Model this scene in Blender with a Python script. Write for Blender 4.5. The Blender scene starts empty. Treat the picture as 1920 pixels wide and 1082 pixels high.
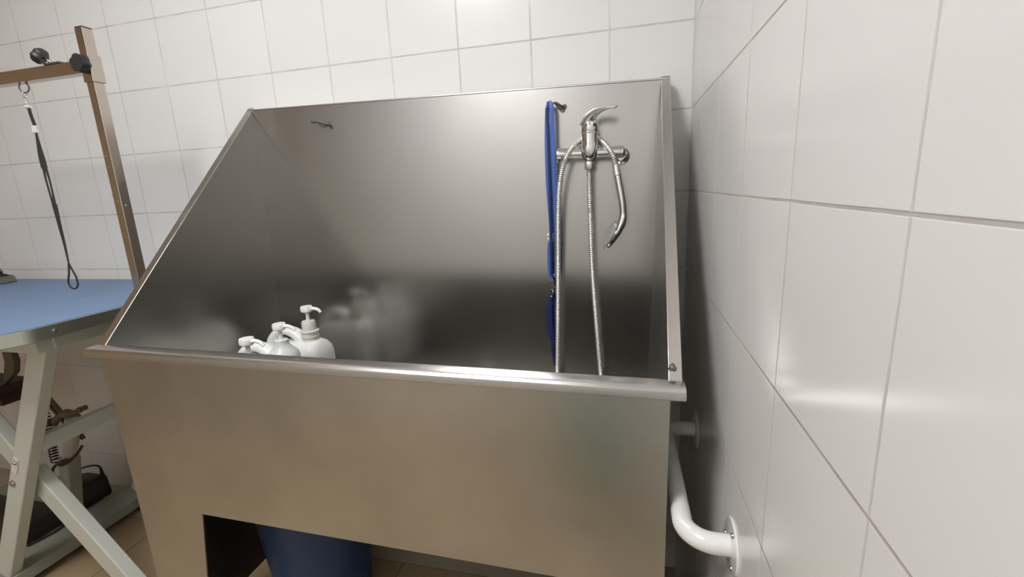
import bpy, bmesh, math, random
from mathutils import Vector, Matrix
random.seed(7)
C = bpy.context.scene.collection
V = Vector
PI = math.pi

# ---------------------------------------------------------------- materials
def new_mat(name):
    m = bpy.data.materials.new(name); m.use_nodes = True
    nt = m.node_tree; b = nt.nodes['Principled BSDF']
    return m, nt, b

def plain(name, col, rough=.5, metal=0.0, bump=0.0, bscale=60, var=0.0, spec=.5, trans=0.0, sss=0.0, coat=0.0):
    m, nt, b = new_mat(name)
    b.inputs['Base Color'].default_value = (*col, 1)
    b.inputs['Roughness'].default_value = rough
    b.inputs['Metallic'].default_value = metal
    b.inputs['Specular IOR Level'].default_value = spec
    b.inputs['Transmission Weight'].default_value = trans
    b.inputs['Coat Weight'].default_value = coat
    if sss:
        b.inputs['Subsurface Weight'].default_value = sss
        b.inputs['Subsurface Radius'].default_value = (.02, .02, .02)
    tc = nt.nodes.new('ShaderNodeTexCoord')
    n = nt.nodes.new('ShaderNodeTexNoise'); n.inputs['Scale'].default_value = bscale; n.inputs['Detail'].default_value = 4
    nt.links.new(tc.outputs['Object'], n.inputs['Vector'])
    if var:
        r = nt.nodes.new('ShaderNodeMapRange'); r.inputs['To Min'].default_value = 1 - var; r.inputs['To Max'].default_value = 1 + var
        nt.links.new(n.outputs['Fac'], r.inputs['Value'])
        mx = nt.nodes.new('ShaderNodeVectorMath'); mx.operation = 'SCALE'; mx.inputs[0].default_value = col
        nt.links.new(r.outputs['Result'], mx.inputs['Scale']); nt.links.new(mx.outputs['Vector'], b.inputs['Base Color'])
    if bump:
        bp = nt.nodes.new('ShaderNodeBump'); bp.inputs['Strength'].default_value = bump; bp.inputs['Distance'].default_value = .002
        nt.links.new(n.outputs['Fac'], bp.inputs['Height']); nt.links.new(bp.outputs['Normal'], b.inputs['Normal'])
    return m

def steel(name, col, rough, stretch=(3, 3, 160), rvar=.10, stain=.12, bump=.02, aniso=0.0):
    """satin sheet steel: faint brushing lines, cloudy wiping marks and dried water film"""
    m, nt, b = new_mat(name)
    b.inputs['Metallic'].default_value = 1.0
    b.inputs['Base Color'].default_value = (*col, 1)
    tc = nt.nodes.new('ShaderNodeTexCoord')
    mp = nt.nodes.new('ShaderNodeMapping'); mp.inputs['Scale'].default_value = stretch
    nt.links.new(tc.outputs['Object'], mp.inputs['Vector'])
    n1 = nt.nodes.new('ShaderNodeTexNoise'); n1.inputs['Scale'].default_value = 6; n1.inputs['Detail'].default_value = 3
    nt.links.new(mp.outputs['Vector'], n1.inputs['Vector'])
    n2 = nt.nodes.new('ShaderNodeTexNoise'); n2.inputs['Scale'].default_value = 4; n2.inputs['Detail'].default_value = 3; n2.inputs['Roughness'].default_value = .55
    n2.inputs['Distortion'].default_value = .1
    nt.links.new(tc.outputs['Object'], n2.inputs['Vector'])
    r = nt.nodes.new('ShaderNodeMapRange'); r.inputs['From Min'].default_value = .15; r.inputs['From Max'].default_value = .85
    r.inputs['To Min'].default_value = rough - rvar / 2; r.inputs['To Max'].default_value = rough + rvar / 2
    nt.links.new(n2.outputs['Fac'], r.inputs['Value'])
    nt.links.new(r.outputs['Result'], b.inputs['Roughness'])
    r2 = nt.nodes.new('ShaderNodeMapRange'); r2.inputs['From Min'].default_value = .15; r2.inputs['From Max'].default_value = .85
    r2.inputs['To Min'].default_value = 1 - stain; r2.inputs['To Max'].default_value = 1 + stain * .5
    nt.links.new(n2.outputs['Fac'], r2.inputs['Value'])
    mx = nt.nodes.new('ShaderNodeVectorMath'); mx.operation = 'SCALE'; mx.inputs[0].default_value = col
    nt.links.new(r2.outputs['Result'], mx.inputs['Scale']); nt.links.new(mx.outputs['Vector'], b.inputs['Base Color'])
    if bump:
        bp = nt.nodes.new('ShaderNodeBump'); bp.inputs['Strength'].default_value = bump; bp.inputs['Distance'].default_value = .001
        nt.links.new(n1.outputs['Fac'], bp.inputs['Height']); nt.links.new(bp.outputs['Normal'], b.inputs['Normal'])
    return m

def tile_mat(name, axes, off, size, tile, grout, rough=.07, gw=.0017, soft=.0012, vfade=1.0, tint=.02, bumpd=.0008, spec=.5):
    """glazed square tiles; axes = which object axes carry the grid, off = where a joint lies on each"""
    m, nt, b = new_mat(name)
    N, L = nt.nodes, nt.links
    tc = N.new('ShaderNodeTexCoord'); sp = N.new('ShaderNodeSeparateXYZ'); L.new(tc.outputs['Object'], sp.inputs['Vector'])
    wob = N.new('ShaderNodeTexNoise'); wob.inputs['Scale'].default_value = 9; L.new(tc.outputs['Object'], wob.inputs['Vector'])
    def mth(op, a, bb=None, clamp=False):
        n = N.new('ShaderNodeMath'); n.operation = op; n.use_clamp = clamp
        for i, v in enumerate((a, bb)):
            if v is None: continue
            if isinstance(v, (int, float)): n.inputs[i].default_value = v
            else: L.new(v, n.inputs[i])
        return n.outputs[0]
    masks = []; ids = []
    wv = mth('MULTIPLY', mth('SUBTRACT', wob.outputs['Fac'], .5), .0016)
    for k, (ax, o) in enumerate(zip(axes, off)):
        t = mth('DIVIDE', mth('SUBTRACT', mth('ADD', sp.outputs[ax], wv), o), size)
        fr = mth('FRACT', t); ids.append(mth('FLOOR', t))
        d = mth('MULTIPLY', mth('MINIMUM', fr, mth('SUBTRACT', 1.0, fr)), size)
        mr = N.new('ShaderNodeMapRange'); mr.interpolation_type = 'SMOOTHSTEP'
        mr.inputs['From Min'].default_value = gw; mr.inputs['From Max'].default_value = gw + soft
        mr.inputs['To Min'].default_value = 1.0; mr.inputs['To Max'].default_value = 0
        L.new(d, mr.inputs['Value'])
        masks.append(mr.outputs['Result'] if k else mth('MULTIPLY', mr.outputs['Result'], vfade))
    mask = mth('MAXIMUM', masks[0], masks[1], True)
    cb = N.new('ShaderNodeCombineXYZ'); L.new(ids[0], cb.inputs[0]); L.new(ids[1], cb.inputs[1])
    wn = N.new('ShaderNodeTexWhiteNoise'); L.new(cb.outputs[0], wn.inputs['Vector'])
    sc = N.new('ShaderNodeMapRange'); sc.inputs['To Min'].default_value = 1 - tint; sc.inputs['To Max'].default_value = 1 + tint * .3
    L.new(wn.outputs['Value'], sc.inputs['Value'])
    tv = N.new('ShaderNodeVectorMath'); tv.operation = 'SCALE'; tv.inputs[0].default_value = tile; L.new(sc.outputs[0], tv.inputs['Scale'])
    gn = N.new('ShaderNodeTexNoise'); gn.inputs['Scale'].default_value = 14; gn.inputs['Detail'].default_value = 5; L.new(tc.outputs['Object'], gn.inputs['Vector'])
    gs = N.new('ShaderNodeMapRange'); gs.inputs['To Min'].default_value = .62; gs.inputs['To Max'].default_value = 1.35; L.new(gn.outputs['Fac'], gs.inputs['Value'])
    gv = N.new('ShaderNodeVectorMath'); gv.operation = 'SCALE'; gv.inputs[0].default_value = grout; L.new(gs.outputs[0], gv.inputs['Scale'])
    mx = N.new('ShaderNodeMix'); mx.data_type = 'RGBA'; L.new(mask, mx.inputs['Factor'])
    L.new(tv.outputs[0], mx.inputs[6]); L.new(gv.outputs[0], mx.inputs[7]); L.new(mx.outputs[2], b.inputs['Base Color'])
    rr = N.new('ShaderNodeMapRange'); rr.inputs['To Min'].default_value = rough; rr.inputs['To Max'].default_value = .8; L.new(mask, rr.inputs['Value'])
    L.new(rr.outputs[0], b.inputs['Roughness'])
    b.inputs['Specular IOR Level'].default_value = spec
    bn = N.new('ShaderNodeTexNoise'); bn.inputs['Scale'].default_value = 7; bn.inputs['Detail'].default_value = 1; L.new(tc.outputs['Object'], bn.inputs['Vector'])
    h = mth('SUBTRACT', mth('MULTIPLY', bn.outputs['Fac'], .9), mask)
    bp = N.new('ShaderNodeBump'); bp.inputs['Strength'].default_value = .5; bp.inputs['Distance'].default_value = bumpd
    L.new(h, bp.inputs['Height']); L.new(bp.outputs['Normal'], b.inputs['Normal'])
    return m

def emit(name, col, strength):
    m = bpy.data.materials.new(name); m.use_nodes = True; nt = m.node_tree
    nt.nodes.remove(nt.nodes['Principled BSDF'])
    e = nt.nodes.new('ShaderNodeEmission'); e.inputs['Color'].default_value = (*col, 1); e.inputs['Strength'].default_value = strength
    nt.links.new(e.outputs[0], nt.nodes['Material Output'].inputs[0])
    return m

M = {}
M['wall_back'] = tile_mat('white glazed wall tile back', (0, 2), (0, 0), .2, (.80, .79, .775), (.60, .58, .56), rough=.20, vfade=.8)
M['wall_right'] = tile_mat('white glazed wall tile right', (1, 2), (-.9587, 0), .2, (.78, .765, .745), (.50, .46, .43), rough=.19, gw=.0009, soft=.0012, vfade=.5, spec=.26)
M['wall_plain'] = tile_mat('white glazed wall tile', (0, 2), (0, 0), .2, (.78, .77, .75), (.5, .48, .45), rough=.12)
M['wall_side'] = tile_mat('white glazed wall tile side', (1, 2), (0, 0), .2, (.78, .77, .75), (.5, .48, .45), rough=.12)
M['wall_left'] = plain('tan wall paint', (.50, .36, .22), .7, bump=.05)
M['floor'] = tile_mat('brown floor tile', (0, 1), (-.852, -.146), .33, (.42, .315, .19), (.2, .16, .11), rough=.38, gw=.002, tint=.12)
M['floor_border'] = plain('pale cement floor border', (.43, .37, .28), .6, bump=.1, bscale=40, var=.08)
M['ceiling'] = plain('white ceiling paint', (.82, .81, .79), .8, bump=.05)
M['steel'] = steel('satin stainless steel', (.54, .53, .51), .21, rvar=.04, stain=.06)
M['steel_shaded'] = steel('shade-darkened stainless steel', (.34, .33, .30), .33, rvar=.06, stain=.08, bump=0)  # darker steel copy: the dim look of the bath interior is put into its colour
M['steel_front'] = steel('satin stainless steel front', (.595, .58, .56), .315, rvar=.03, stain=.22, bump=0)
M['steel_edge'] = steel('folded stainless edge', (.66, .64, .62), .22, rvar=.03, stain=.03)
M['chrome'] = plain('polished chrome', (.80, .80, .80), .10, 1.0)
M['hose'] = plain('corrugated chrome hose', (.66, .64, .60), .40, .8)
M['spray'] = plain('grey nozzle plate', (.33, .33, .32), .5, bump=.6, bscale=500)
M['hook'] = plain('dull steel rod', (.17, .155, .13), .42, .7)
M['black_rubber'] = plain('black rubber', (.02, .02, .02), .6)
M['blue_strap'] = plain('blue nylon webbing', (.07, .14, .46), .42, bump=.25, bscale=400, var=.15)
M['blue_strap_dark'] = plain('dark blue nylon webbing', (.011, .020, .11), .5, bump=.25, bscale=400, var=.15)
M['bottle'] = plain('white polyethylene', (.80, .80, .78), .34, sss=.15)
M['bottle_clear'] = plain('milky polyethylene', (.66, .67, .66), .38, sss=.25)
M['pump'] = plain('white pump plastic', (.86, .85, .82), .28)
M['pump_cap'] = plain('ivory screw cap', (.66, .64, .58), .38)
M['label'] = plain('pale grey print', (.42, .43, .43), .5)
M['table_mat'] = plain('blue rubber table mat', (.155, .235, .385), .55, bump=.3, bscale=300, var=.05)
M['alu'] = plain('aluminium table trim', (.62, .63, .58), .36, 1.0, bump=.05)
M['paint'] = plain('pale grey painted steel', (.60, .61, .55), .42, bump=.04)
M['base_paint'] = plain('dull grey-green painted steel', (.27, .27, .22), .5, bump=.04, var=.1)
M['post'] = steel('brushed steel post', (.55, .49, .43), .22, stretch=(60, 60, 4), rvar=.03, stain=.06)
M['knob'] = plain('black knob plastic', (.022, .022, .022), .42)
M['strap_black'] = plain('black nylon strap', (.030, .028, .027), .7, bump=.3, bscale=400)
M['white_plastic'] = plain('white plastic clip', (.72, .70, .66), .4)
M['bag'] = plain('black vinyl case', (.018, .013, .013), .45, bump=.15, bscale=120)
M['brown_dark'] = plain('dark brown plastic', (.035, .014, .010), .5)
M['grey_tube'] = plain('grey painted actuator', (.34, .34, .28), .4)
M['grey_pale'] = plain('pale grey rod', (.52, .50, .44), .4)
M['rust'] = plain('tarnished bracket metal', (.16, .14, .10), .5, .6, bump=.3, bscale=80)
M['cable'] = plain('dark cable jacket', (.03, .02, .017), .5)
M['bar'] = plain('white enamelled tube', (.84, .835, .82), .10, coat=.6)
M['blue_bin'] = plain('blue plastic', (.014, .045, .12), .4)
M['screw'] = plain('steel screw', (.45, .44, .42), .35, 1.0)
M['lamp'] = emit('warm white lamp diffuser', (.985, .995, 1.0), 21.0)
M['lamp_body'] = plain('white lamp housing', (.8, .8, .8), .5)
M['cloth'] = plain('teal cotton cloth', (.02, .30, .29), .7, bump=.2, bscale=200)

# ---------------------------------------------------------------- object helpers
def empty(name, loc, label, cat, group=None, rz=0):
    o = bpy.data.objects.new(name, None); o.location = loc; o.rotation_euler = (0, 0, rz)
    o.empty_display_size = .05
    C.objects.link(o); tag(o, label, cat, group)
    o['_off'] = list(loc)
    return o

def tag(o, label=None, cat=None, group=None):
    if label: o['label'] = label
    if cat: o['category'] = cat
    if group: o['group'] = group

def link(name, bm, mat, parent=None, smooth=True, bevel=0.0, segs=2, angle=40):
    off = V((0, 0, 0))
    p = parent
    while p is not None:
        if '_off' in p: off = V(p['_off']); break
        p = p.parent
    if off.length: bmesh.ops.translate(bm, verts=bm.verts, vec=-off)
    bmesh.ops.recalc_face_normals(bm, faces=bm.faces)
    me = bpy.data.meshes.new(name); bm.to_mesh(me); bm.free()
    if mat: me.materials.append(M[mat] if isinstance(mat, str) else mat)
    if smooth:
        me.shade_smooth()
    o = bpy.data.objects.new(name, me); C.objects.link(o)
    if parent: o.parent = parent
    if bevel:
        b = o.modifiers.new('bevel', 'BEVEL'); b.width = bevel; b.segments = segs; b.limit_method = 'ANGLE'; b.angle_limit = math.radians(30)
        b.harden_normals = True
    if smooth:
        for e in me.edges: pass
        me.set_sharp_from_angle(angle=math.radians(angle))
    return o

def structure(name, bm, mat):
    o = link(name, bm, mat, None, smooth=False); o['kind'] = 'structure'; return o

def BM(): return bmesh.new()

def box(bm, a, b, rot=None, piv=None):
    a, b = V(a), V(b)
    vs = [bm.verts.new((x, y, z)) for x in (a.x, b.x) for y in (a.y, b.y) for z in (a.z, b.z)]
    for f in ((0, 1, 3, 2), (4, 6, 7, 5), (0, 4, 5, 1), (2, 3, 7, 6), (0, 2, 6, 4), (1, 5, 7, 3)):
        bm.faces.new([vs[i] for i in f])
    if rot is not None: bmesh.ops.rotate(bm, verts=vs, cent=piv or (a + b) / 2, matrix=rot)
    return vs

def slab(bm, pts, off):
    """planar polygon pts extruded by off"""
    off = V(off)
    a = [bm.verts.new(p) for p in pts]; b = [bm.verts.new(V(p) + off) for p in pts]
    bm.faces.new(a); bm.faces.new(list(reversed(b)))
    n = len(pts)
    for i in range(n): bm.faces.new([a[i], b[i], b[(i + 1) % n], a[(i + 1) % n]])

def prism(bm, profA, profB):
    """closed section profA joined to profB with caps"""
    a = [bm.verts.new(p) for p in profA]; b = [bm.verts.new(p) for p in profB]; n = len(a)
    for i in range(n): bm.faces.new([a[i], a[(i + 1) % n], b[(i + 1) % n], b[i]])
    bm.faces.new(a); bm.faces.new(list(reversed(b)))

def bar(bm, p, q, w, h, ref=(0, 1, 0)):
    """rectangular tube from p to q: w across (perp. to ref), h along ref"""
    p, q = V(p), V(q); d = (q - p).normalized(); r = V(ref); r = (r - d * r.dot(d)).normalized(); s = d.cross(r)
    def sec(c): return [c + s * w / 2 * i + r * h / 2 * j for i, j in ((-1, -1), (1, -1), (1, 1), (-1, 1))]
    prism(bm, sec(p), sec(q))

def smooth_path(pts, step=.006, closed=False):
    P = [V(p) for p in pts]; out = []
    n = len(P)
    for i in range(n - 1):
        p0 = P[i - 1] if i > 0 else P[0] * 2 - P[1]; p1, p2 = P[i], P[i + 1]; p3 = P[i + 2] if i + 2 < n else P[-1] * 2 - P[-2]
        k = max(2, int((p2 - p1).length / step))
        for j in range(k):
            t = j / k; t2 = t * t; t3 = t2 * t
            out.append(.5 * ((2 * p1) + (-p0 + p2) * t + (2 * p0 - 5 * p1 + 4 * p2 - p3) * t2 + (-p0 + 3 * p1 - 3 * p2 + p3) * t3))
    out.append(P[-1]); return out

def sweep(bm, path, rad, n=12, ref=(0, 1, 0), caps=True, fixed=False):
    """rad: number | f(t)->r or (r_side, r_ref); ref fixes the section's direction"""
    path = [V(p) for p in path]; N = len(path); rings = []; last = V(ref)
    L = [0]
    for i in range(1, N): L.append(L[-1] + (path[i] - path[i - 1]).length)
    for i, c in enumerate(path):
        d = (path[min(i + 1, N - 1)] - path[max(i - 1, 0)]).normalized()
        r = last - d * last.dot(d)
        if fixed:
            q = V(ref) - d * V(ref).dot(d)
            if q.length > .5: r = q
        if r.length < 1e-4: r = d.orthogonal()
        r.normalize(); s = d.cross(r)
        last = r
        t = L[i] / L[-1]
        q = rad(t) if callable(rad) else rad
        a, b = q if isinstance(q, tuple) else (q, q)
        rings.append([bm.verts.new(c + s * a * math.cos(2 * PI * k / n) + r * b * math.sin(2 * PI * k / n)) for k in range(n)])
    for A, B in zip(rings, rings[1:]):
        for k in range(n): bm.faces.new([A[k], A[(k + 1) % n], B[(k + 1) % n], B[k]])
    if caps: bm.faces.new(list(reversed(rings[0]))); bm.faces.new(rings[-1])
    return rings

def lathe(bm, prof, c=(0, 0, 0), axis=(0, 0, 1), n=32, fn=None):
    """prof [(r, h)] turned about axis through c"""
    c = V(c); ax = V(axis).normalized(); u = ax.orthogonal().normalized()
    if abs(ax.z) > .99: u = V((1, 0, 0))
    v = ax.cross(u); rings = []
    for r, h in prof:
        if r < 1e-6: rings.append([bm.verts.new(c + ax * h)])
        else:
            rings.append([])
            for k in range(n):
                a = 2 * PI * k / n; rr = r * (fn(a) if fn else 1)
                rings[-1].append(bm.verts.new(c + ax * h + (u * math.cos(a) + v * math.sin(a)) * rr))
    for A, B in zip(rings, rings[1:]):
        if len(A) == 1 and len(B) == 1: continue
        for k in range(n):
            if len(A) == 1: bm.faces.new([A[0], B[(k + 1) % n], B[k]])
            elif len(B) == 1: bm.faces.new([A[k], A[(k + 1) % n], B[0]])
            else: bm.faces.new([A[k], A[(k + 1) % n], B[(k + 1) % n], B[k]])
    if len(rings[0]) > 1: bm.faces.new(list(reversed(rings[0])))
    if len(rings[-1]) > 1: bm.faces.new(rings[-1])

def torus(bm, c, R, r, axis=(0, 1, 0), n=32, m=10, sx=1.0):
    c = V(c); ax = V(axis).normalized(); u = V((0, 0, 1)); u = (u - ax * u.dot(ax)).normalized(); v = ax.cross(u)
    rings = []
    for i in range(n):
        a = 2 * PI * i / n; d = u * math.cos(a) * R + v * math.sin(a) * R * sx; dn = d.normalized()
        rings.append([bm.verts.new(c + d + dn * r * math.cos(2 * PI * k / m) + ax * r * math.sin(2 * PI * k / m)) for k in range(m)])
    for i in range(n):
        A, B = rings[i], rings[(i + 1) % n]
        for k in range(m): bm.faces.new([A[k], A[(k + 1) % m], B[(k + 1) % m], B[k]])

def copy_tree(o, parent=None):
    c = o.copy(); C.objects.link(c); c.parent = parent
    for ch in list(o.children): copy_tree(ch, c)
    return c

# ---------------------------------------------------------------- the room
FL, CE = -1.55, 1.0
XL, YF = -3.4, -2.3
bm = BM(); box(bm, (XL - .1, 0, FL - .1), (.1, .1, CE + .1)); structure('wall_back', bm, 'wall_back')
bm = BM(); box(bm, (0, YF - .1, FL - .1), (.1, 0, CE + .1)); structure('wall_right', bm, 'wall_right')
bm = BM(); box(bm, (XL - .1, YF - .1, FL - .1), (XL, 0, CE + .1)); structure('wall_left', bm, 'wall_left')
bm = BM(); box(bm, (XL, YF - .1, FL - .1), (0, YF, CE + .1)); structure('wall_front', bm, 'wall_plain')
bm = BM(); box(bm, (XL, YF, FL - .1), (0, -.146, FL)); structure('floor', bm, 'floor')
bm = BM(); box(bm, (XL, -.146, FL - .1), (0, 0, FL)); structure('trim_1', bm, 'floor_border')
bm = BM(); box(bm, (XL, YF, CE), (0, 0, CE + .1)); structure('ceiling', bm, 'ceiling')

def ceiling_lamp(x, y, label):
    t = empty('ceiling_light', (x, y, CE), label, 'ceiling light', 'square ceiling lights')
    h = .26
    bm = BM(); box(bm, (x - h, y - h, CE - .030), (x + h, y - h + .012, CE)); box(bm, (x - h, y + h - .012, CE - .030), (x + h, y + h, CE)); box(bm, (x - h, y - h + .012, CE - .030), (x - h + .012, y + h - .012, CE)); box(bm, (x + h - .012, y - h + .012, CE - .030), (x + h, y + h - .012, CE)); link('frame', bm, 'lamp_body', t, smooth=False)
    bm = BM(); box(bm, (x - h + .013, y - h + .013, CE - .024), (x + h - .013, y + h - .013, CE - .002)); link('diffuser', bm, 'lamp', t, smooth=False)
ceiling_lamp(-1.0, -1.25, 'square white ceiling light nearest the steel bath')
ceiling_lamp(-1.1, -1.72, 'square white fill light added at the ceiling behind the camera, farther from the bath')  # unseen lamp added as fill to brighten the room

# ---------------------------------------------------------------- the steel dog bath
bath = empty('dog_bath', (-.67, -.32, FL), 'large stainless steel dog grooming bath with high back panel and sloping sides', 'dog bath')
# world corners measured on the bath
BL, BR = -1.262, -.0745             # inner faces of the side panels at the back
FLx, FRx = -1.262, -.0885           # and at the front
YB, YBb = -.035, -.060              # back panel top / bottom
YFr = -.565                         # inner face of the front wall
def ztop_back(x): return -.108 - (x - BL) / (BR - BL) * .027
def ztop_front(x): return -.667 - (x - FLx) / (FRx - FLx) * .013
ZB = -.99                          # basin floor
T = .003
# back panel
bm = BM(); slab(bm, [(BL - .003, YB, ztop_back(BL)), (BR + .003, YB, ztop_back(BR)), (BR - .022, YBb, ZB), (BL - .003, YBb, ZB)], (0, T, 0))
link('back_panel', bm, 'steel', bath, smooth=False)
# folded edge running along the top of the back panel
bm = BM(); prism(bm, [(BL - .015, YB - .0015, ztop_back(BL) + .000), (BL - .015, YB + .022, ztop_back(BL) + .000), (BL - .015, YB + .022, ztop_back(BL) + .0045), (BL - .015, YB - .0015, ztop_back(BL) + .0045)],
                 [(BR + .015, YB - .0015, ztop_back(BR) + .000), (BR + .015, YB + .022, ztop_back(BR) + .000), (BR + .015, YB + .022, ztop_back(BR) + .0045), (BR + .015, YB - .0015, ztop_back(BR) + .0045)])
link('back_edge', bm, 'steel_edge', bath, bevel=.0015)
# side panels (each a sloping sheet from the back's top down to the front rim)
for s, xb, xf, xbb in ((-1, BL, FLx, BL), (1, BR, FRx, BR - .024)):
    bm = BM()
    pts = [(xb, YB, ztop_back(xb)), (xf, YFr, ztop_front(xf)), (xf - (.004 if s > 0 else 0), YFr, ZB), (xbb, YBb, ZB)]
    slab(bm, pts, (T * s, 0, 0)); link('side_panel', bm, 'steel_shaded', bath, smooth=False)
    # outward flange along the sloping edge with a small turned-down lip
    w = .0185
    def sec(x, y, z):
        nrm = V((0, -.715, .70)) * .003
        a = V((x - s * .0022, y, z)); b = V((x + s * w, y, z))
        return [a, b, b + nrm * -4, b + nrm * -4 - V((s * .002, 0, 0)), b - nrm - V((s * .002, 0, 0)), a - nrm]
    bm = BM(); prism(bm, sec(xb, YB + .008, ztop_back(xb) + .0105), sec(xf, YFr - .003, ztop_front(xf) - .001))
    link('side_flange', bm, 'steel_edge', bath, bevel=.001)
# front outer sheet with the apron cut-out, its two ends running down as broad tapering legs
yo = -.577
bm = BM()
def zf(x): return ztop_front(x) - .004
slab(bm, [(FLx - .002, yo, zf(FLx)), (FRx + .0, yo, zf(FRx)), (FRx + .0, yo, -1.50), (-.245, yo, -1.50), (-.268, yo, -1.073), (-1.079, yo, -1.059), (-1.150, yo, -1.50), (FLx - .002, yo, -1.50)], (0, T, 0))
link('front_panel', bm, 'steel_front', bath, smooth=False)
# inner front wall and basin floor
bm = BM(); slab(bm, [(FLx, YFr, ztop_front(FLx)), (FRx, YFr, ztop_front(FRx)), (FRx - .004, YFr, ZB), (FLx, YFr, ZB)], (0, -T, 0)); link('inner_front_panel', bm, 'steel_shaded', bath, smooth=False)
bm = BM(); slab(bm, [(BL, YBb, ZB), (BR - .024, YBb, ZB), (FRx - .004, YFr, ZB), (FLx, YFr, ZB)], (0, 0, -.004)); link('basin_floor', bm, 'steel_shaded', bath, smooth=False)
bm = BM(); lathe(bm, [(0, .001), (.03, .001), (.042, .004), (.046, .001), (.046, -.002), (.03, -.004), (.025, -.10), (0, -.10)], (-.62, -.31, ZB), n=32); link('drain', bm, 'chrome', bath)
# front rim: flat top, rounded nose, lip, overhanging both ends
def rim(x, z):
    pr = [(YFr + .002, 0), (YFr - .022, 0), (YFr - .0275, -.0015), (YFr - .0315, -.006), (YFr - .0325, -.011), (YFr - .0325, -.019), (YFr - .030, -.021), (YFr - .028, -.019),
          (YFr - .0285, -.010), (YFr - .026, -.0055), (YFr - .022, -.0035), (YFr + .002, -.0035)]
    return [(x, y, z + h) for y, h in pr]
bm = BM(); prism(bm, rim(FLx - .021, ztop_front(FLx)), rim(FRx + .0215, ztop_front(FRx)))
link('front_rim', bm, 'steel_edge', bath, bevel=.0006)
bm = BM(); lathe(bm, [(0, .004), (.004, .003), (.0065, 0), (.004, -.003), (0, -.003)], (-.084, -.553, -.663), axis=(-.3, -.7, .7), n=10, fn=lambda a: 1 + .25 * math.sin(3 * a)); link('weld_bead', bm, 'hook', bath)
# plain sheet skirts closing both ends below the basin, added to darken the space underneath
for s_, x in ((-1, FLx - .0015), (1, FRx - .0035)):
    bm = BM(); slab(bm, [(x, -.570, ZB - .006), (x, -.062, ZB - .006), (x, -.062, -1.49), (x, -.570, -1.49)], (.002 * s_ * (1 if s_ < 0 else -1), 0, 0)); link('side_skirt', bm, 'steel_shaded', bath, smooth=False)
# rear legs and feet
for x in (-1.235, -.125):
    bm = BM(); box(bm, (x - .02, -.10, -1.50), (x + .02, -.06, -1.024)); link('leg', bm, 'steel', bath, bevel=.002)
for x, y in ((-1.235, -.08), (-.125, -.08), (-1.20, -.56), (-.125, -.56)):
    bm = BM(); lathe(bm, [(0, 0), (.022, 0), (.022, .01), (.010, .016), (.010, .055), (0, .055)], (x, y, FL), n=20); link('foot', bm, 'black_rubber', bath)
# bent rod hooks welded on the back panel
def hook(x, z, s=1.0):
    y = YB - .004
    bm = BM()
    pth = smooth_path([(x, y + .006, z - .004 * s), (x - .001, y - .010, z - .006), (x - .007, y - .020, z - .004), (x - .017, y - .026, z + .002), (x - .028, y - .026, z + .001), (x - .040, y - .024, z + .003)], .002)
    sweep(bm, pth, .0030, 10, ref=(0, 0, 1))
    pth = smooth_path([(x, y + .004, z - .004), (x - .003, y - .014, z - .011), (x - .010, y - .020, z - .010), (x - .019, y - .025, z + .001)], .002)
    sweep(bm, pth, .0024, 10, ref=(0, 0, 1))
    lathe(bm, [(0, .0), (.0075, 0), (.0065, .002), (0, .003)], (x, y + .004, z - .004), axis=(0, -1, 0), n=16)
    link('hook', bm, 'hook', bath)
hook(-.998, -.163)
hook(-.312, -.172)

# ---------------------------------------------------------------- mixer tap
fx, fy, fz = -.2445, -.092, -.298
tap = empty('mixer_tap', (fx, YB, fz), 'chrome wall mixer tap with curved lever on the steel back panel', 'tap')
bm = BM()
for sx in (-1, 1):
    pr = [(.0, 0), (.0105, 0), (.0125, .002), (.013, .010), (.0135, .030), (.0128, .045), (.0138, .058), (.0148, .070), (.0140, .080), (.009, .085), (0, .086)]
    lathe(bm, pr, (fx, fy, fz - .000), axis=(sx, 0, -.02 * sx), n=28)
lathe(bm, [(0, -.020), (.010, -.020), (.013, -.017), (.0175, -.012), (.021, -.002), (.0225, .010), (.0205, .020), (.0185, .030), (.0185, .046), (.0205, .047), (.0205, .050), (0, .050)], (fx, fy - .004, fz), n=36)
link('body', bm, 'chrome', tap)
for sx in (-.0735, .0745):
    bm = BM(); lathe(bm, [(0, 0), (.0215, 0), (.0215, .003), (.017, .007), (.0115, .010), (.0105, .050), (0, .05)], (fx + sx, YB - .0055, fz - .001 - .008 * (sx > 0)), axis=(0, -1, 0), n=32); link('escutcheon', bm, 'chrome', tap)
bm = BM()
lathe(bm, [(0, .0), (.0195, 0), (.0205, .003), (.019, .016), (.015, .028), (.008, .034), (0, .035)], (fx + .001, fy - .004, fz + .0505), n=32)
pth = smooth_path([(fx - .006, fy - .004, fz + .062), (fx + .002, fy - .010, fz + .080), (fx + .016, fy - .018, fz + .0915), (fx + .032, fy - .026, fz + .0965), (fx + .048, fy - .034, fz + .0975), (fx + .063, fy - .042, fz + .095)], .003)
def lr(t):
    return (max(.0012, .0175 * (1 - t) ** 1.35 + .0014), .0150 - .006 * t)
sweep(bm, pth, lr, 20, ref=(0, -1, 0)); lev = link('lever', bm, 'chrome', tap)
bm = BM(); lathe(bm, [(0, .001), (.0035, .001), (.0035, -.004), (0, -.004)], (fx + .0135, fy - .0195, fz + .063), axis=(.55, -.8, .1), n=16); link('grub_screw', bm, 'black_rubber', lev)
bm = BM(); lathe(bm, [(0, 0), (.0095, 0), (.0108, .002), (.0108, .017), (.0095, .019), (0, .019)], (fx - .001, fy - .004, fz - .039), n=6 * 4, fn=lambda a: 1 + .05 * math.cos(6 * a)); link('hose_nut', bm, 'hose', tap)

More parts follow.
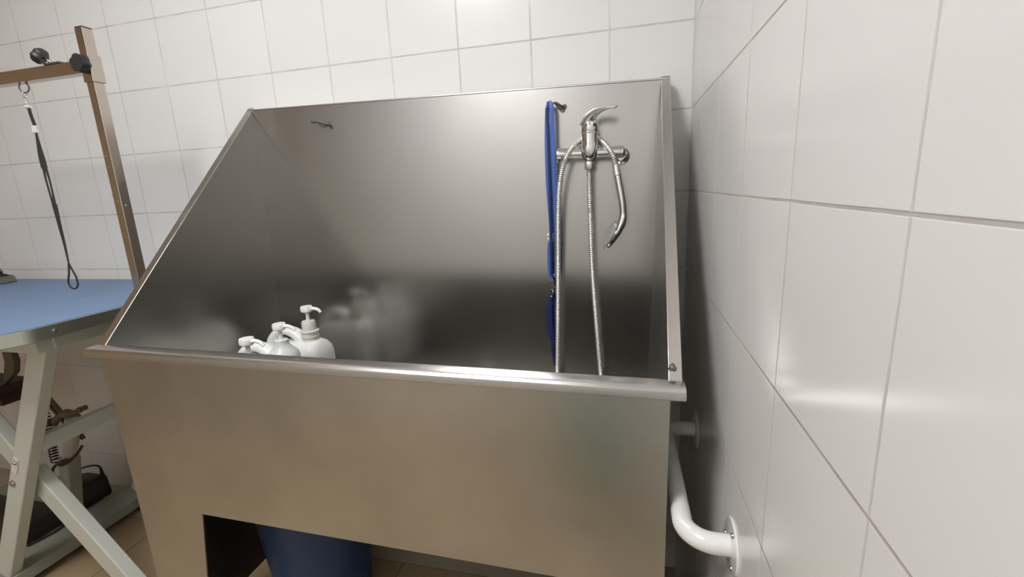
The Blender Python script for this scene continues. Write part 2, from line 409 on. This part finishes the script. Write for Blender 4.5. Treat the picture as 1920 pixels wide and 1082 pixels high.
# ---------------------------------------------------------------- shower hose (hangs from the nut, loops in the basin, climbs and arches behind the tap body)
pts = [(-.2455, -.096, -.338), (-.2455, -.098, -.36), (-.244, -.099, -.444), (-.240, -.100, -.58), (-.231, -.100, -.723), (-.219, -.101, -.885), (-.215, -.115, -.94), (-.232, -.15, -.978), (-.275, -.17, -.982), (-.318, -.15, -.976), (-.338, -.115, -.935),
       (-.338, -.100, -.887), (-.332, -.098, -.70), (-.328, -.096, -.55), (-.3245, -.100, -.441), (-.3165, -.112, -.363), (-.3025, -.114, -.3125), (-.285, -.096, -.281), (-.265, -.072, -.264), (-.240, -.062, -.257), (-.219, -.078, -.268), (-.2015, -.106, -.287), (-.188, -.113, -.310), (-.1815, -.1075, -.332)]
path = smooth_path(pts, .0023)
hose = BM()
def hr(t, k=[0]):
    k[0] += 1
    return .0069 if k[0] % 2 else .0058
sweep(hose, path, hr, 12, ref=(0, 1, 0))
hs = link('shower_hose', hose, 'hose', None); hs['label'] = 'long corrugated metal shower hose looping from the tap down into the steel bath'; hs['category'] = 'hose'

# ---------------------------------------------------------------- hand shower
hd = empty('hand_shower', (-.178, -.115, -.352), 'chrome hand shower hanging head down beside the mixer tap', 'hand shower')
bm = BM()
sweep(bm, smooth_path([(-.1815, -.107, -.331), (-.180, -.109, -.341), (-.1775, -.113, -.3555)], .001), lambda t: .0075 + .0012 * t, 20)
lathe(bm, [(0, 0), (.0088, 0), (.0092, .001), (.0088, .002), (0, .002)], (-.1792, -.110, -.3445), axis=(.15, -.15, -1), n=20)
link('connector', bm, 'hose', hd)
bm = BM()
hp = smooth_path([(-.1775, -.113, -.356), (-.172, -.117, -.385), (-.1665, -.121, -.415), (-.164, -.123, -.440), (-.165, -.123, -.460), (-.171, -.122, -.477), (-.181, -.120, -.495), (-.192, -.118, -.512), (-.202, -.117, -.526)], .003)
def hhr(t):
    if t < .5: return (.0088 - .001 * t, .0092)
    if t < .62: return (.0084 + (t - .5) * .02, .0092 + (t - .5) * .08)
    u = (t - .62) / .38
    return (.0108 - .004 * u * u, .0188 + .012 * math.sin(PI * min(1, u * 1.05) * .62) - .023 * max(0, u - .72) / .28)
sweep(bm, hp, hhr, 24, ref=(0, -1, 0)); link('handle', bm, 'chrome', hd)
hn = V((-.87, -.20, .45)).normalized()
bm = BM(); lathe(bm, [(0, -.004), (.031, -.003), (.0345, .000), (.0345, .004), (.032, .0055), (0, .0055)], (-.1925, -.119, -.502), axis=hn, n=36); link('head_rim', bm, 'chrome', hd)
bm = BM(); lathe(bm, [(0, .0055), (.030, .0055), (.029, .0075), (0, .0085)], (-.1925, -.119, -.502), axis=hn, n=36); link('spray_plate', bm, 'spray', hd)

# ---------------------------------------------------------------- blue leash on the right-hand hook
ls = empty('blue_leash', (-.35, -.065, -.175), 'blue nylon restraint leash hanging in a loop from the right hook of the bath', 'leash')
def ribbon(pts, w, t=.0013, ref=(0, -1, 0), name='strap', mat='blue_strap', parent=None, step=.006):
    bm = BM(); f = w if callable(w) else (lambda q: w)
    sweep(bm, smooth_path(pts, step), lambda q: (f(q), t), 12, ref=ref, fixed=True); return link(name, bm, mat, parent)
ribbon([(-0.3450, -.066, -.180), (-0.3460, -.074, -.170), (-0.3400, -.079, -.174), (-0.3380, -.080, -.20), (-0.3370, -.079, -.30), (-0.3350, -.076, -.42), (-0.3340, -.075, -.52), (-0.3350, -.074, -.585), (-0.3380, -.073, -.609), (-0.3430, -.070, -.603)], .0060, parent=ls)
ribbon([(-.342, -.060, -.174), (-.348, -.063, -.172), (-.352, -.066, -.190), (-.354, -.068, -.26), (-.354, -.067, -.36), (-.351, -.066, -.44), (-.350, -.064, -.495)], lambda q: .0048 + .0015 * math.sin(PI * q), parent=ls)
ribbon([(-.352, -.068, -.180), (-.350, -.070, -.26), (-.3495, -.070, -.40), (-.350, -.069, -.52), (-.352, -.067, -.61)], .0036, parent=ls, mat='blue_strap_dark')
ribbon([(-.3555, -.063, -.520), (-.358, -.062, -.56), (-.357, -.063, -.60), (-.353, -.064, -.625)], .005, parent=ls)
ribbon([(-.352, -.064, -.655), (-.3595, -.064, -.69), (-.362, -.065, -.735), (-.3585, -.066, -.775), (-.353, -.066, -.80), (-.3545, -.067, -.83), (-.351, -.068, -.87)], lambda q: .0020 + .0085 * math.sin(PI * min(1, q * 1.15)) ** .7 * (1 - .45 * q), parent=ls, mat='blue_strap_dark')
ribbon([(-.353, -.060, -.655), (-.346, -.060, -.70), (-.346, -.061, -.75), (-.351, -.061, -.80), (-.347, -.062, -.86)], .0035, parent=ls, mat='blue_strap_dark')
for z in (-.502, -.512):
    bm = BM(); torus(bm, (-.3545, -.066, z), .0052, .0014, axis=(.3, -1, .2), n=20, m=8); link('ring', bm, 'chrome', ls)
bm = BM(); box(bm, (-.359, -.069, -.640), (-.345, -.063, -.622)); link('slider', bm, 'hook', ls, bevel=.001)
bm = BM(); sweep(bm, smooth_path([(-.352, -.069, -.648), (-.348, -.072, -.655), (-.351, -.072, -.664), (-.355, -.070, -.668)], .001), .0015, 8); link('snap_hook', bm, 'chrome', ls)

# ---------------------------------------------------------------- three shampoo canisters with pumps
def rounded_loop(x0, x1, y0, y1, r, z, n=6):
    out = []
    for cx, cy, a0 in ((x1 - r, y1 - r, 0), (x0 + r, y1 - r, 90), (x0 + r, y0 + r, 180), (x1 - r, y0 + r, 270)):
        for k in range(n + 1):
            a = math.radians(a0 + 90 * k / n); out.append((cx + r * math.cos(a), cy + r * math.sin(a), z))
    return out
def loft(bm, loops, caps=True):
    R = [[bm.verts.new(p) for p in l] for l in loops]; n = len(R[0])
    for A, B in zip(R, R[1:]):
        for k in range(n): bm.faces.new([A[k], A[(k + 1) % n], B[(k + 1) % n], B[k]])
    if caps: bm.faces.new(list(reversed(R[0]))); bm.faces.new(R[-1])
def canister(loc, label, cap_style, body_mat):
    """origin on the basin floor under the neck; the carrying handle arches away to -x"""
    x, y, z = loc
    t = empty('shampoo_canister', loc, label, 'pump bottle', 'shampoo canisters in the bath')
    bm = BM()
    L = []
    for h, a0, a1, yy, r in ((0, -.140, .042, .050, .02), (.006, -.146, .046, .054, .024), (.09, -.148, .047, .056, .028), (.162, -.146, .047, .056, .028), (.182, -.136, .043, .052, .026),
                         (.196, -.110, .036, .044, .026), (.203, -.070, .033, .034, .026), (.208, -.036, .026, .026, .022), (.210, -.024, .024, .024, .0235)):
        L.append(rounded_loop(x + a0, x + a1, y - yy, y + yy, r, z + h))
    loft(bm, L); body = link('body', bm, body_mat, t, angle=60)
    bm = BM()
    pth = smooth_path([(x - .020, y, z + .196), (x - .034, y, z + .214), (x - .056, y, z + .229), (x - .086, y, z + .234), (x - .114, y, z + .224), (x - .134, y, z + .198), (x - .142, y, z + .150)], .005)
    sweep(bm, pth, lambda q: (.0125 + .006 * abs(q - .5) * 2, .016 + .008 * abs(q - .5) * 2), 18, ref=(0, 1, 0)); link('handle', bm, body_mat, t)
    if cap_style == 'tall':
        bm = BM(); lathe(bm, [(0, .205), (.0255, .205), (.0255, .211), (.0235, .212), (.0235, .216), (.0252, .217), (.0252, .222), (.0235, .223), (.0238, .232), (.0262, .234), (.0262, .237), (.021, .239), (0, .239)], (x, y, z), n=40); link('screw_cap', bm, 'pump_cap', t)
        bm = BM(); lathe(bm, [(0, .238), (.0195, .238), (.0195, .262), (.0172, .266), (.006, .267), (0, .267)], (x, y, z), n=36); link('pump_collar', bm, 'pump_cap', t)
        zt = .267
    else:
        bm = BM(); lathe(bm, [(0, .200), (.040, .196), (.0405, .212), (.037, .222), (.028, .232), (.019, .241), (.0175, .250), (.0175, .256), (.014, .2595), (0, .260)], (x, y, z), n=40); link('screw_cap', bm, 'bottle_clear', t)
        zt = .258
    bm = BM(); lathe(bm, [(0, zt), (.0052, zt), (.0048, zt + .030), (0, zt + .030)], (x, y, z), n=16); link('pump_stem', bm, 'pump', t)
    bm = BM(); zz = zt + .026
    lathe(bm, [(0, zz), (.0125, zz - .001), (.0165, zz + .003), (.0172, zz + .012), (.0155, zz + .0165), (0, zz + .018)], (x, y, z), n=32)
    hd = link('pump_head', bm, 'pump', t)
    bm = BM(); sweep(bm, smooth_path([(x + .010, y, z + zz + .010), (x + .028, y, z + zz + .010), (x + .040, y, z + zz + .006), (x + .046, y, z + zz - .001)], .002), lambda q: (.0052 - .0012 * q, .0062 - .002 * q), 14, ref=(0, 1, 0)); link('nozzle', bm, 'pump', hd)
    if cap_style == 'dome':
        bm = BM(); torus(bm, (x, y, z + .199), .0405, .0022, axis=(0, 0, 1), n=40, m=8); link('cap_ring', bm, 'pump_cap', t)
    return t
ZBF = ZB + .0005
canister((-1.056, -.175, ZBF), 'white pump canister nearest the back wall of the bath, tallest in view', 'tall', 'bottle')
canister((-1.032, -.315, ZBF), 'middle white canister with domed cap in the row of three', 'dome', 'bottle')
canister((-1.022, -.432, ZBF), 'white pump canister nearest the front rim, only its pump showing', 'dome', 'bottle')

# ---------------------------------------------------------------- white grab bar on the right wall
gb = empty('grab_bar', (0, -.455, -.915), 'white enamelled steel grab bar fixed to the tiled right wall beside the bath', 'grab bar')
bm = BM()
gy0, gy1, gz0, gz1, gx = -.635, -.272, -.908, -.922, -.066
p = []
def arc(cx, cy, r, a0, a1, z0, z1, n=14):
    return [(cx + r * math.cos(math.radians(a0 + (a1 - a0) * k / n)), cy + r * math.sin(math.radians(a0 + (a1 - a0) * k / n)), z0 + (z1 - z0) * k / n) for k in range(n + 1)]
r_ = .042
p += [(-.001, gy0, gz0), (-.012, gy0, gz0)] + arc(gx + r_, gy0 + r_, r_, 270, 180, gz0, gz0)
p += [(gx, y, gz0 + (gz1 - gz0) * (y - gy0) / (gy1 - gy0)) for y in (-.52, -.45, -.38)]
p += arc(gx + r_, gy1 - r_, r_, 180, 90, gz1, gz1) + [(-.012, gy1, gz1), (-.001, gy1, gz1)]
sweep(bm, p, .0158, 28, ref=(0, 0, 1)); link('tube', bm, 'bar', gb)
for y, z in ((gy0, gz0), (gy1, gz1)):
    bm = BM(); lathe(bm, [(0, 0), (.040, 0), (.0405, .001), (.039, .003), (.022, .0045), (0, .0045)], (0, y, z), axis=(-1, 0, 0), n=48); fl = link('wall_flange', bm, 'bar', gb)
    for k in range(3):
        a = math.radians(90 + 120 * k + 25)
        bm = BM(); lathe(bm, [(0, .0065), (.003, .006), (.0042, .004), (.0042, .002), (0, .002)], (0, y + .030 * math.cos(a), z + .030 * math.sin(a)), axis=(-1, 0, 0), n=14); link('screw', bm, 'screw', fl)

# ---------------------------------------------------------------- grooming table
ZT = -.630
tb = empty('grooming_table', (-1.9, -.33, FL), 'grooming table with blue top and pale crossed steel legs left of the bath', 'grooming table')
X0, X1, Y0, Y1 = -2.72, -1.440, -.655, -.034
bm = BM(); loft(bm, [rounded_loop(X0 + .004, X1 - .004, Y0 + .004, Y1 - .004, .075, ZT - .004, 10), rounded_loop(X0 + .004, X1 - .004, Y0 + .004, Y1 - .004, .075, ZT, 10)])
link('mat_top', bm, 'table_mat', tb, smooth=False)
bm = BM()
loft(bm, [rounded_loop(X0 + .006, X1 - .006, Y0 + .006, Y1 - .006, .075, ZT - .0345, 10), rounded_loop(X0, X1, Y0, Y1, .078, ZT - .032, 10), rounded_loop(X0, X1, Y0, Y1, .078, ZT - .002, 10), rounded_loop(X0 + .0035, X1 - .0035, Y0 + .0035, Y1 - .0035, .078, ZT - .001, 10), rounded_loop(X0 + .0035, X1 - .0035, Y0 + .0035, Y1 - .0035, .078, ZT - .006, 10)])
link('edge_trim', bm, 'alu', tb)
# frame under the top
for y in (-.52, -.11):
    bm = BM(); box(bm, (-2.60, y - .02, ZT - .082), (-1.53, y + .02, ZT - .034)); link('frame_rail', bm, 'paint', tb, bevel=.003)
bm = BM(); box(bm, (-1.560, -.505, ZT - .080), (-1.525, -.125, ZT - .034)); link('frame_rail', bm, 'paint', tb, bevel=.003)
# legs: front sloping leg, front brace crossing behind it, rear sloping leg
def leg(p, q, w, h, name='leg'):
    bm = BM(); bar(bm, p, q, w, h, ref=(0, 1, 0)); return link(name, bm, 'paint', tb, bevel=.004)
la = leg((-1.585, -.487, -.690), (-2.035, -.487, -1.480), .058, .032)
leg((-1.585, -.080, -.690), (-2.035, -.080, -1.480), .058, .032)
lb = leg((-2.225, -.445, -.700), (-1.545, -.445, -1.510), .062, .036)
# stretcher between the sloping legs, base rails on the floor
bm = BM(); box(bm, (-1.772, -.4715, -1.036), (-1.742, -.0955, -.992)); link('stretcher', bm, 'paint', tb, bevel=.003)
bm = BM(); box(bm, (-2.120, -.52, -1.520), (-1.990, -.06, -1.480)); link('base_rail', bm, 'base_paint', tb, bevel=.004)
bm = BM(); box(bm, (-2.66, -.33, -1.515), (-2.12, -.15, -1.481)); link('base_rail', bm, 'base_paint', tb, bevel=.004)
for x, y in ((-2.03, -.085), (-2.05, -.49), (-1.535, -.445), (-2.60, -.24)):
    bm = BM(); lathe(bm, [(0, 0), (.022, 0), (.020, .012), (.012, .018), (.012, .034), (0, .034)], (x, y, FL), n=20); link('foot', bm, 'black_rubber', tb)
bm = BM(); lathe(bm, [(0, 0), (.016, 0), (.014, .018), (.006, .02), (.006, .028), (0, .028)], (-1.975, -.10, -1.498), axis=(1, 0, 0), n=16); link('end_plug', bm, 'black_rubber', tb)
# bolts and plate where the legs cross, and screws on the trim and front rail
bm = BM(); bar(bm, (-1.80, -.5045, -1.045), (-1.825, -.5045, -1.09), .020, .002); link('sticker_plate', bm, 'white_plastic', tb)
for x, z, r in ((-1.805, -1.058, .006), (-1.845, -1.128, .009)):
    bm = BM(); lathe(bm, [(0, 0), (r, 0), (r, .004), (r * .6, .008), (0, .009)], (x, -.5025, z), axis=(0, -1, 0), n=12); link('bolt', bm, 'screw', tb)
bm = BM(); lathe(bm, [(0, 0), (.004, 0), (.004, .003), (0, .004)], (X1, -.545, ZT - .017), axis=(1, 0, 0), n=12); link('screw', bm, 'screw', tb)
bm = BM(); lathe(bm, [(0, 0), (.004, 0), (.004, .016), (.009, .018), (.010, .028), (.006, .032), (0, .032)], (-1.655, -.54, ZT - .053), axis=(0, -1, 0), n=14, fn=lambda a: 1 + .15 * math.cos(4 * a)); link('clamp_screw', bm, 'rust', tb)
# actuator: grey lower tube, pale rod, tarnished bracket
bm = BM(); bar(bm, (-2.135, -.25, -1.49), (-2.062, -.25, -1.225), .046, .046, ref=(0, 1, 0)); act = link('lift_cylinder', bm, 'grey_tube', tb, bevel=.008)
bm = BM(); sweep(bm, [(-2.066, -.25, -1.24), (-1.995, -.25, -1.075)], .021, 20); link('lift_rod', bm, 'grey_pale', act)
bm = BM()
sweep(bm, smooth_path([(-2.055, -.268, -1.095), (-2.035, -.27, -1.070), (-2.00, -.27, -1.052), (-1.96, -.268, -1.045), (-1.925, -.265, -1.030)], .006), lambda t: .007 + .005 * abs(math.sin(7 * t)), 10)
sweep(bm, smooth_path([(-2.04, -.26, -1.06), (-1.99, -.262, -1.040), (-1.945, -.26, -1.056), (-1.93, -.26, -1.09)], .006), lambda t: .006, 10)
lathe(bm, [(0, -.012), (.010, -.012), (.010, .012), (0, .012)], (-2.078, -.265, -1.085), axis=(0, 1, 0), n=6)
lathe(bm, [(0, -.012), (.008, -.012), (.008, .012), (0, .012)], (-1.915, -.262, -1.026), axis=(0, 1, 0), n=6)
link('bracket', bm, 'rust', act)
bm = BM(); bar(bm, (-2.16, -.23, -1.00), (-2.03, -.23, -1.165), .010, .012); bar(bm, (-2.135, -.23, -1.00), (-2.005, -.23, -1.165), .008, .012); link('brace', bm, 'rust', tb)
# coiled cable and the loop tied round the cylinder
hp = []; A, B = V((-2.108, -.26, -1.040)), V((-2.085, -.275, -1.235)); n = 19
for i in range(n * 12 + 1):
    t = i / (n * 12); a = 2 * PI * t * n
    hp.append(A.lerp(B, t) + V((math.cos(a) * .011 + math.sin(t * 5) * .008, math.sin(a) * .011, 0)))
bm = BM(); sweep(bm, hp, .0022, 6); 
sweep(bm, smooth_path([(-1.948, -.270, -1.160), (-1.952, -.284, -1.178), (-1.985, -.290, -1.205), (-2.028, -.292, -1.222), (-2.070, -.288, -1.238), (-2.100, -.285, -1.262), (-2.112, -.284, -1.292), (-2.092, -.284, -1.326)], .004), lambda t: .0045 + .0075 * math.exp(-((t - .40) / .12) ** 2), 10)
link('coiled_cable', bm, 'cable', tb)

# black case on the base, low black box, dark box hung under the top
cs = empty('black_case', (-2.06, -.19, -1.48), 'black vinyl case with a strap handle standing behind the crossed table leg', 'case')
bm = BM(); loft(bm, [rounded_loop(-2.235, -2.125, -.222, -.118, .010, -1.479), rounded_loop(-2.237, -2.123, -.224, -.116, .010, -1.47), rounded_loop(-2.235, -2.125, -.222, -.118, .012, -1.402), rounded_loop(-2.225, -2.135, -.212, -.128, .014, -1.392)])
link('body', bm, 'bag', cs, angle=50)
bm = BM(); sweep(bm, smooth_path([(-2.215, -.200, -1.396), (-2.200, -.195, -1.365), (-2.172, -.180, -1.343), (-2.145, -.160, -1.336), (-2.120, -.142, -1.346), (-2.127, -.135, -1.398)], .005), lambda t: (.0035 + .005 * max(0, t - .75) * 4, .010), 10, ref=(0, 1, 0)); link('handle', bm, 'bag', cs)
pb = empty('power_box', (-2.20, -.33, -1.5), 'low black power box lying on the table base behind the leaning leg', 'power box')
bm = BM(); bx_ = [rounded_loop(-2.62, -2.115, -.410, -.280, .008, -1.479), rounded_loop(-2.62, -2.115, -.410, -.280, .010, -1.41), rounded_loop(-2.61, -2.125, -.400, -.290, .012, -1.402)]
loft(bm, bx_); link('body', bm, 'bag', pb, angle=50)
bm = BM(); sweep(bm, smooth_path([(-2.117, -.28, -1.470), (-2.095, -.31, -1.474), (-2.095, -.35, -1.474), (-2.105, -.40, -1.472)], .006), .004, 8); link('power_cord', bm, 'cable', pb)
mb = empty('motor_box', (-2.42, -.2, -1.06), 'dark reddish-brown box slung under the blue table top', 'motor box')
bm = BM(); slab(bm, [(-2.56, -.25, -1.058), (-2.335, -.25, -1.058), (-2.335, -.25, -1.03), (-2.365, -.25, -1.022), (-2.375, -.25, -.995), (-2.56, -.25, -.985)], (0, .12, 0)); link('body', bm, 'brown_dark', mb, bevel=.006)
bm = BM(); slab(bm, [(-2.385, -.21, -1.0), (-2.305, -.21, -.945), (-2.285, -.21, -.90), (-2.30, -.21, -.7), (-2.33, -.21, -.7), (-2.335, -.21, -.90)], (0, .02, 0)); link('mounting_bracket', bm, 'rust', mb, bevel=.002)

# ---------------------------------------------------------------- post, arm, knobs
ps = empty('grooming_post', (-1.462, -.32, ZT), 'brown steel grooming arm clamped at the right end of the blue table', 'grooming arm')
pw = .0125
bm = BM()
PX, PY = -1.4620, -.318
bm_rot = Matrix.Rotation(math.radians(0), 3, 'Z')
box(bm, (PX - pw, PY - pw, ZT - .06), (PX + pw, PY + pw, .060)); link('post', bm, 'post', ps, bevel=.0018)
bm = BM(); box(bm, (PX - pw + .001, PY - pw + .001, .0595), (PX + pw - .001, PY + pw - .001, .0625)); link('post_cap', bm, 'black_rubber', ps)
bm = BM(); box(bm, (PX - .0155, PY - .0155, -.066), (PX + .0155, PY + .0155, -.001)); link('arm_collar', bm, 'post', ps, bevel=.0018)
bm = BM(); box(bm, (-2.05, PY - .0125, -.042), (PX - .014, PY + .0125, -.012)); arm = link('arm', bm, 'post', ps, bevel=.0018)
def star(c, axis, r, h, name, parent):
    bm = BM(); lathe(bm, [(0, 0), (r * .86, 0), (r, h * .2), (r, h * .75), (r * .85, h), (0, h)], c, axis=axis, n=48, fn=lambda a: 1 + .085 * math.cos(6 * a)); return link(name, bm, 'knob', parent, angle=50)
star((PX + .002, PY - .0165, -.026), (.1, -1, .05), .0215, .020, 'star_knob', ps)
bm = BM(); sweep(bm, [(-1.574, PY, -.014), (-1.602, PY - .012, .006)], .0036, 10); link('knob_stem', bm, 'screw', ps)
star((-1.599, PY - .010, .003), (-.60, -.45, .60), .0180, .021, 'star_knob', ps)
bm = BM(); box(bm, (-1.60, PY - .016, -.0125), (-1.545, PY + .016, -.0085)); link('clamp_plate', bm, 'hook', ps, bevel=.001)
for dx, dy, z in ((-.004, -1, -.245), (-.002, -1, -.272), (.003, -1, -.36)):
    bm = BM(); lathe(bm, [(0, 0), (.0028, 0), (.0022, .002), (0, .0025)], (PX + dx, PY - pw - .0002, z), axis=(0, -1, 0), n=12); link('rivet', bm, 'screw', ps)
bm = BM(); lathe(bm, [(0, 0), (.0038, 0), (.0032, .003), (0, .004)], (PX + pw, PY - .002, -.372), axis=(1, 0, 0), n=12); link('rivet', bm, 'screw', ps)
bm = BM(); sweep(bm, smooth_path([(PX - pw + .002, PY, -.352), (PX - pw - .010, PY, -.350), (PX - pw - .019, PY, -.343)], .002), .0012, 8); link('wire_hook', bm, 'screw', ps)
# clamp at the table edge
bm = BM(); box(bm, (PX - .020, PY - .028, ZT - .062), (PX + .018, PY + .028, ZT - .0345)); link('table_clamp', bm, 'hook', ps, bevel=.002)
bm = BM(); box(bm, (PX - .018, PY - .018, ZT), (PX + .018, PY + .018, ZT + .010)); link('base_socket', bm, 'hook', ps, bevel=.002)

# ---------------------------------------------------------------- black grooming noose
nz = empty('grooming_noose', (-1.713, PY, -.045), 'black nylon grooming noose hanging from the steel arm over the blue table', 'noose')
bm = BM(); torus(bm, (-1.712, PY, -.0525), .0130, .0018, axis=(.25, -1, 0), n=28, m=8); link('ring', bm, 'hook', nz)
bm = BM(); torus(bm, (-1.716, PY, -.070), .007, .0013, axis=(1, -.3, 0), n=20, m=8, sx=.6)
sweep(bm, smooth_path([(-1.722, PY, -.075), (-1.722, PY, -.081), (-1.718, PY, -.088), (-1.716, PY, -.098)], .002), lambda t: .0020, 10); link('snap_hook', bm, 'screw', nz)
bm = BM(); sweep(bm, [(-1.724, PY, -.0995), (-1.704, PY, -.1015)], .0042, 12); link('swivel_bar', bm, 'white_plastic', nz)
ribbon([(-1.714, PY, -.102), (-1.7125, PY, -.125), (-1.708, PY, -.150)], .0068, .0012, parent=nz, mat='strap_black')
bm = BM(); box(bm, (-1.7185, PY - .004, -.168), (-1.7025, PY + .004, -.149)); link('slider', bm, 'white_plastic', nz, bevel=.0015)
ribbon([(-1.710, PY, -.165), (-1.712, PY, -.19), (-1.7135, PY, -.22), (-1.7135, PY, -.26)], lambda q: .004 + .0085 * min(1, q * 1.4), .0012, parent=nz, mat='strap_black')
ribbon([(-1.7165, PY, -.255), (-1.719, PY, -.29), (-1.7175, PY, -.33), (-1.714, PY, -.365)], lambda q: .0058 - .0022 * math.sin(PI * q), .0012, parent=nz, mat='strap_black')
ribbon([(-1.7085, PY, -.255), (-1.7060, PY, -.29), (-1.7065, PY, -.33), (-1.710, PY, -.365)], lambda q: .0055 - .0020 * math.sin(PI * q), .0012, parent=nz, mat='strap_black')
ribbon([(-1.711, PY, -.358), (-1.711, PY, -.38), (-1.712, PY, -.42), (-1.712, PY, -.47), (-1.715, PY, -.53)], lambda q: .0105 - .0078 * q, .0014, parent=nz, mat='strap_black')
bm = BM(); sweep(bm, smooth_path([(-1.715, PY, -.525), (-1.724, PY, -.555), (-1.735, PY, -.580), (-1.731, PY, -.596), (-1.717, PY, -.601), (-1.701, PY, -.590), (-1.700, PY, -.565), (-1.710, PY, -.540), (-1.715, PY, -.525)], .003), .0024, 8); link('loop', bm, 'strap_black', nz)

# ---------------------------------------------------------------- clipper lying at the back of the table
cl = empty('hair_clipper', (-2.43, -.11, ZT), 'dark pet hair clipper lying at the far left edge of the blue table', 'clipper')
bm = BM(); sweep(bm, smooth_path([(-2.53, -.10, ZT + .024), (-2.49, -.105, ZT + .026), (-2.44, -.11, ZT + .022), (-2.395, -.115, ZT + .017)], .006), lambda t: (.019 - .003 * t, .022 + .003 * math.sin(PI * t)), 18, ref=(0, 1, 0)); link('body', bm, 'knob', cl)
bm = BM(); slab(bm, [(-2.397, -.14, ZT + .002), (-2.372, -.14, ZT + .002), (-2.380, -.14, ZT + .022), (-2.397, -.14, ZT + .028)], (0, .05, 0)); link('blade_head', bm, 'hook', cl, bevel=.002)
bm = BM(); sweep(bm, smooth_path([(-2.46, -.11, ZT + .040), (-2.44, -.11, ZT + .055), (-2.425, -.11, ZT + .052), (-2.415, -.11, ZT + .038)], .004), .008, 12); link('lever', bm, 'rust', cl)

# ---------------------------------------------------------------- blue bin under the bath
bn = empty('plastic_bin', (-1.02, -.30, FL), 'dark blue plastic bin on the floor under the bath', 'bin')
bm = BM(); lathe(bm, [(0, .002), (.120, .002), (.125, .006), (.158, .400), (.153, .400), (.120, .012), (0, .010)], (-1.02, -.30, FL), n=48); link('body', bm, 'blue_bin', bn)
bm = BM(); torus(bm, (-1.02, -.30, FL + .402), .159, .006, axis=(0, 0, 1), n=48, m=10); link('rim', bm, 'blue_bin', bn)

# ---------------------------------------------------------------- unseen teal stand-in for the camera holder's clothes, added for its reflection
bk = empty('reflection_stand_in', (-.27, -1.58, FL), 'unseen teal pail shape standing in for clothing, added for its soft reflection in the front of the bath', 'reflection_stand_in')
bm = BM(); lathe(bm, [(0, .002), (.105, .002), (.110, .006), (.138, .315), (.146, .317), (.146, .323), (.134, .323), (.105, .012), (0, .010)], (-.27, -1.58, FL), n=48); link('body', bm, 'cloth', bk)
bm = BM(); sweep(bm, smooth_path([(-.414, -1.58, FL + .31), (-.39, -1.50, FL + .33), (-.27, -1.44, FL + .34), (-.15, -1.50, FL + .33), (-.126, -1.58, FL + .31)], .01), .003, 8); link('handle', bm, 'screw', bk)

# ---------------------------------------------------------------- camera
cam = bpy.data.cameras.new('camera'); co = bpy.data.objects.new('camera', cam); C.objects.link(co)
co.location = (-.158070, -1.266736, -.375308)
co.rotation_euler = (1.35459668, .04593638, .24007787)
cam.sensor_width = 36.0; cam.lens = 849.523791 / 1920 * 36.0; cam.clip_start = .01
bpy.context.scene.camera = co

# ---------------------------------------------------------------- world and view
w = bpy.data.worlds.new('world'); bpy.context.scene.world = w; w.use_nodes = True
w.node_tree.nodes['Background'].inputs[0].default_value = (.8, .85, 1, 1); w.node_tree.nodes['Background'].inputs[1].default_value = .02
for o in bpy.data.objects:
    if '_off' in o: del o['_off']
vs = bpy.context.scene.view_settings
vs.view_transform = 'Standard'; vs.look = 'None'; vs.gamma = 1.0; vs.use_curve_mapping = False
vs.exposure = 0.37
bpy.context.scene.cycles.max_bounces = 10
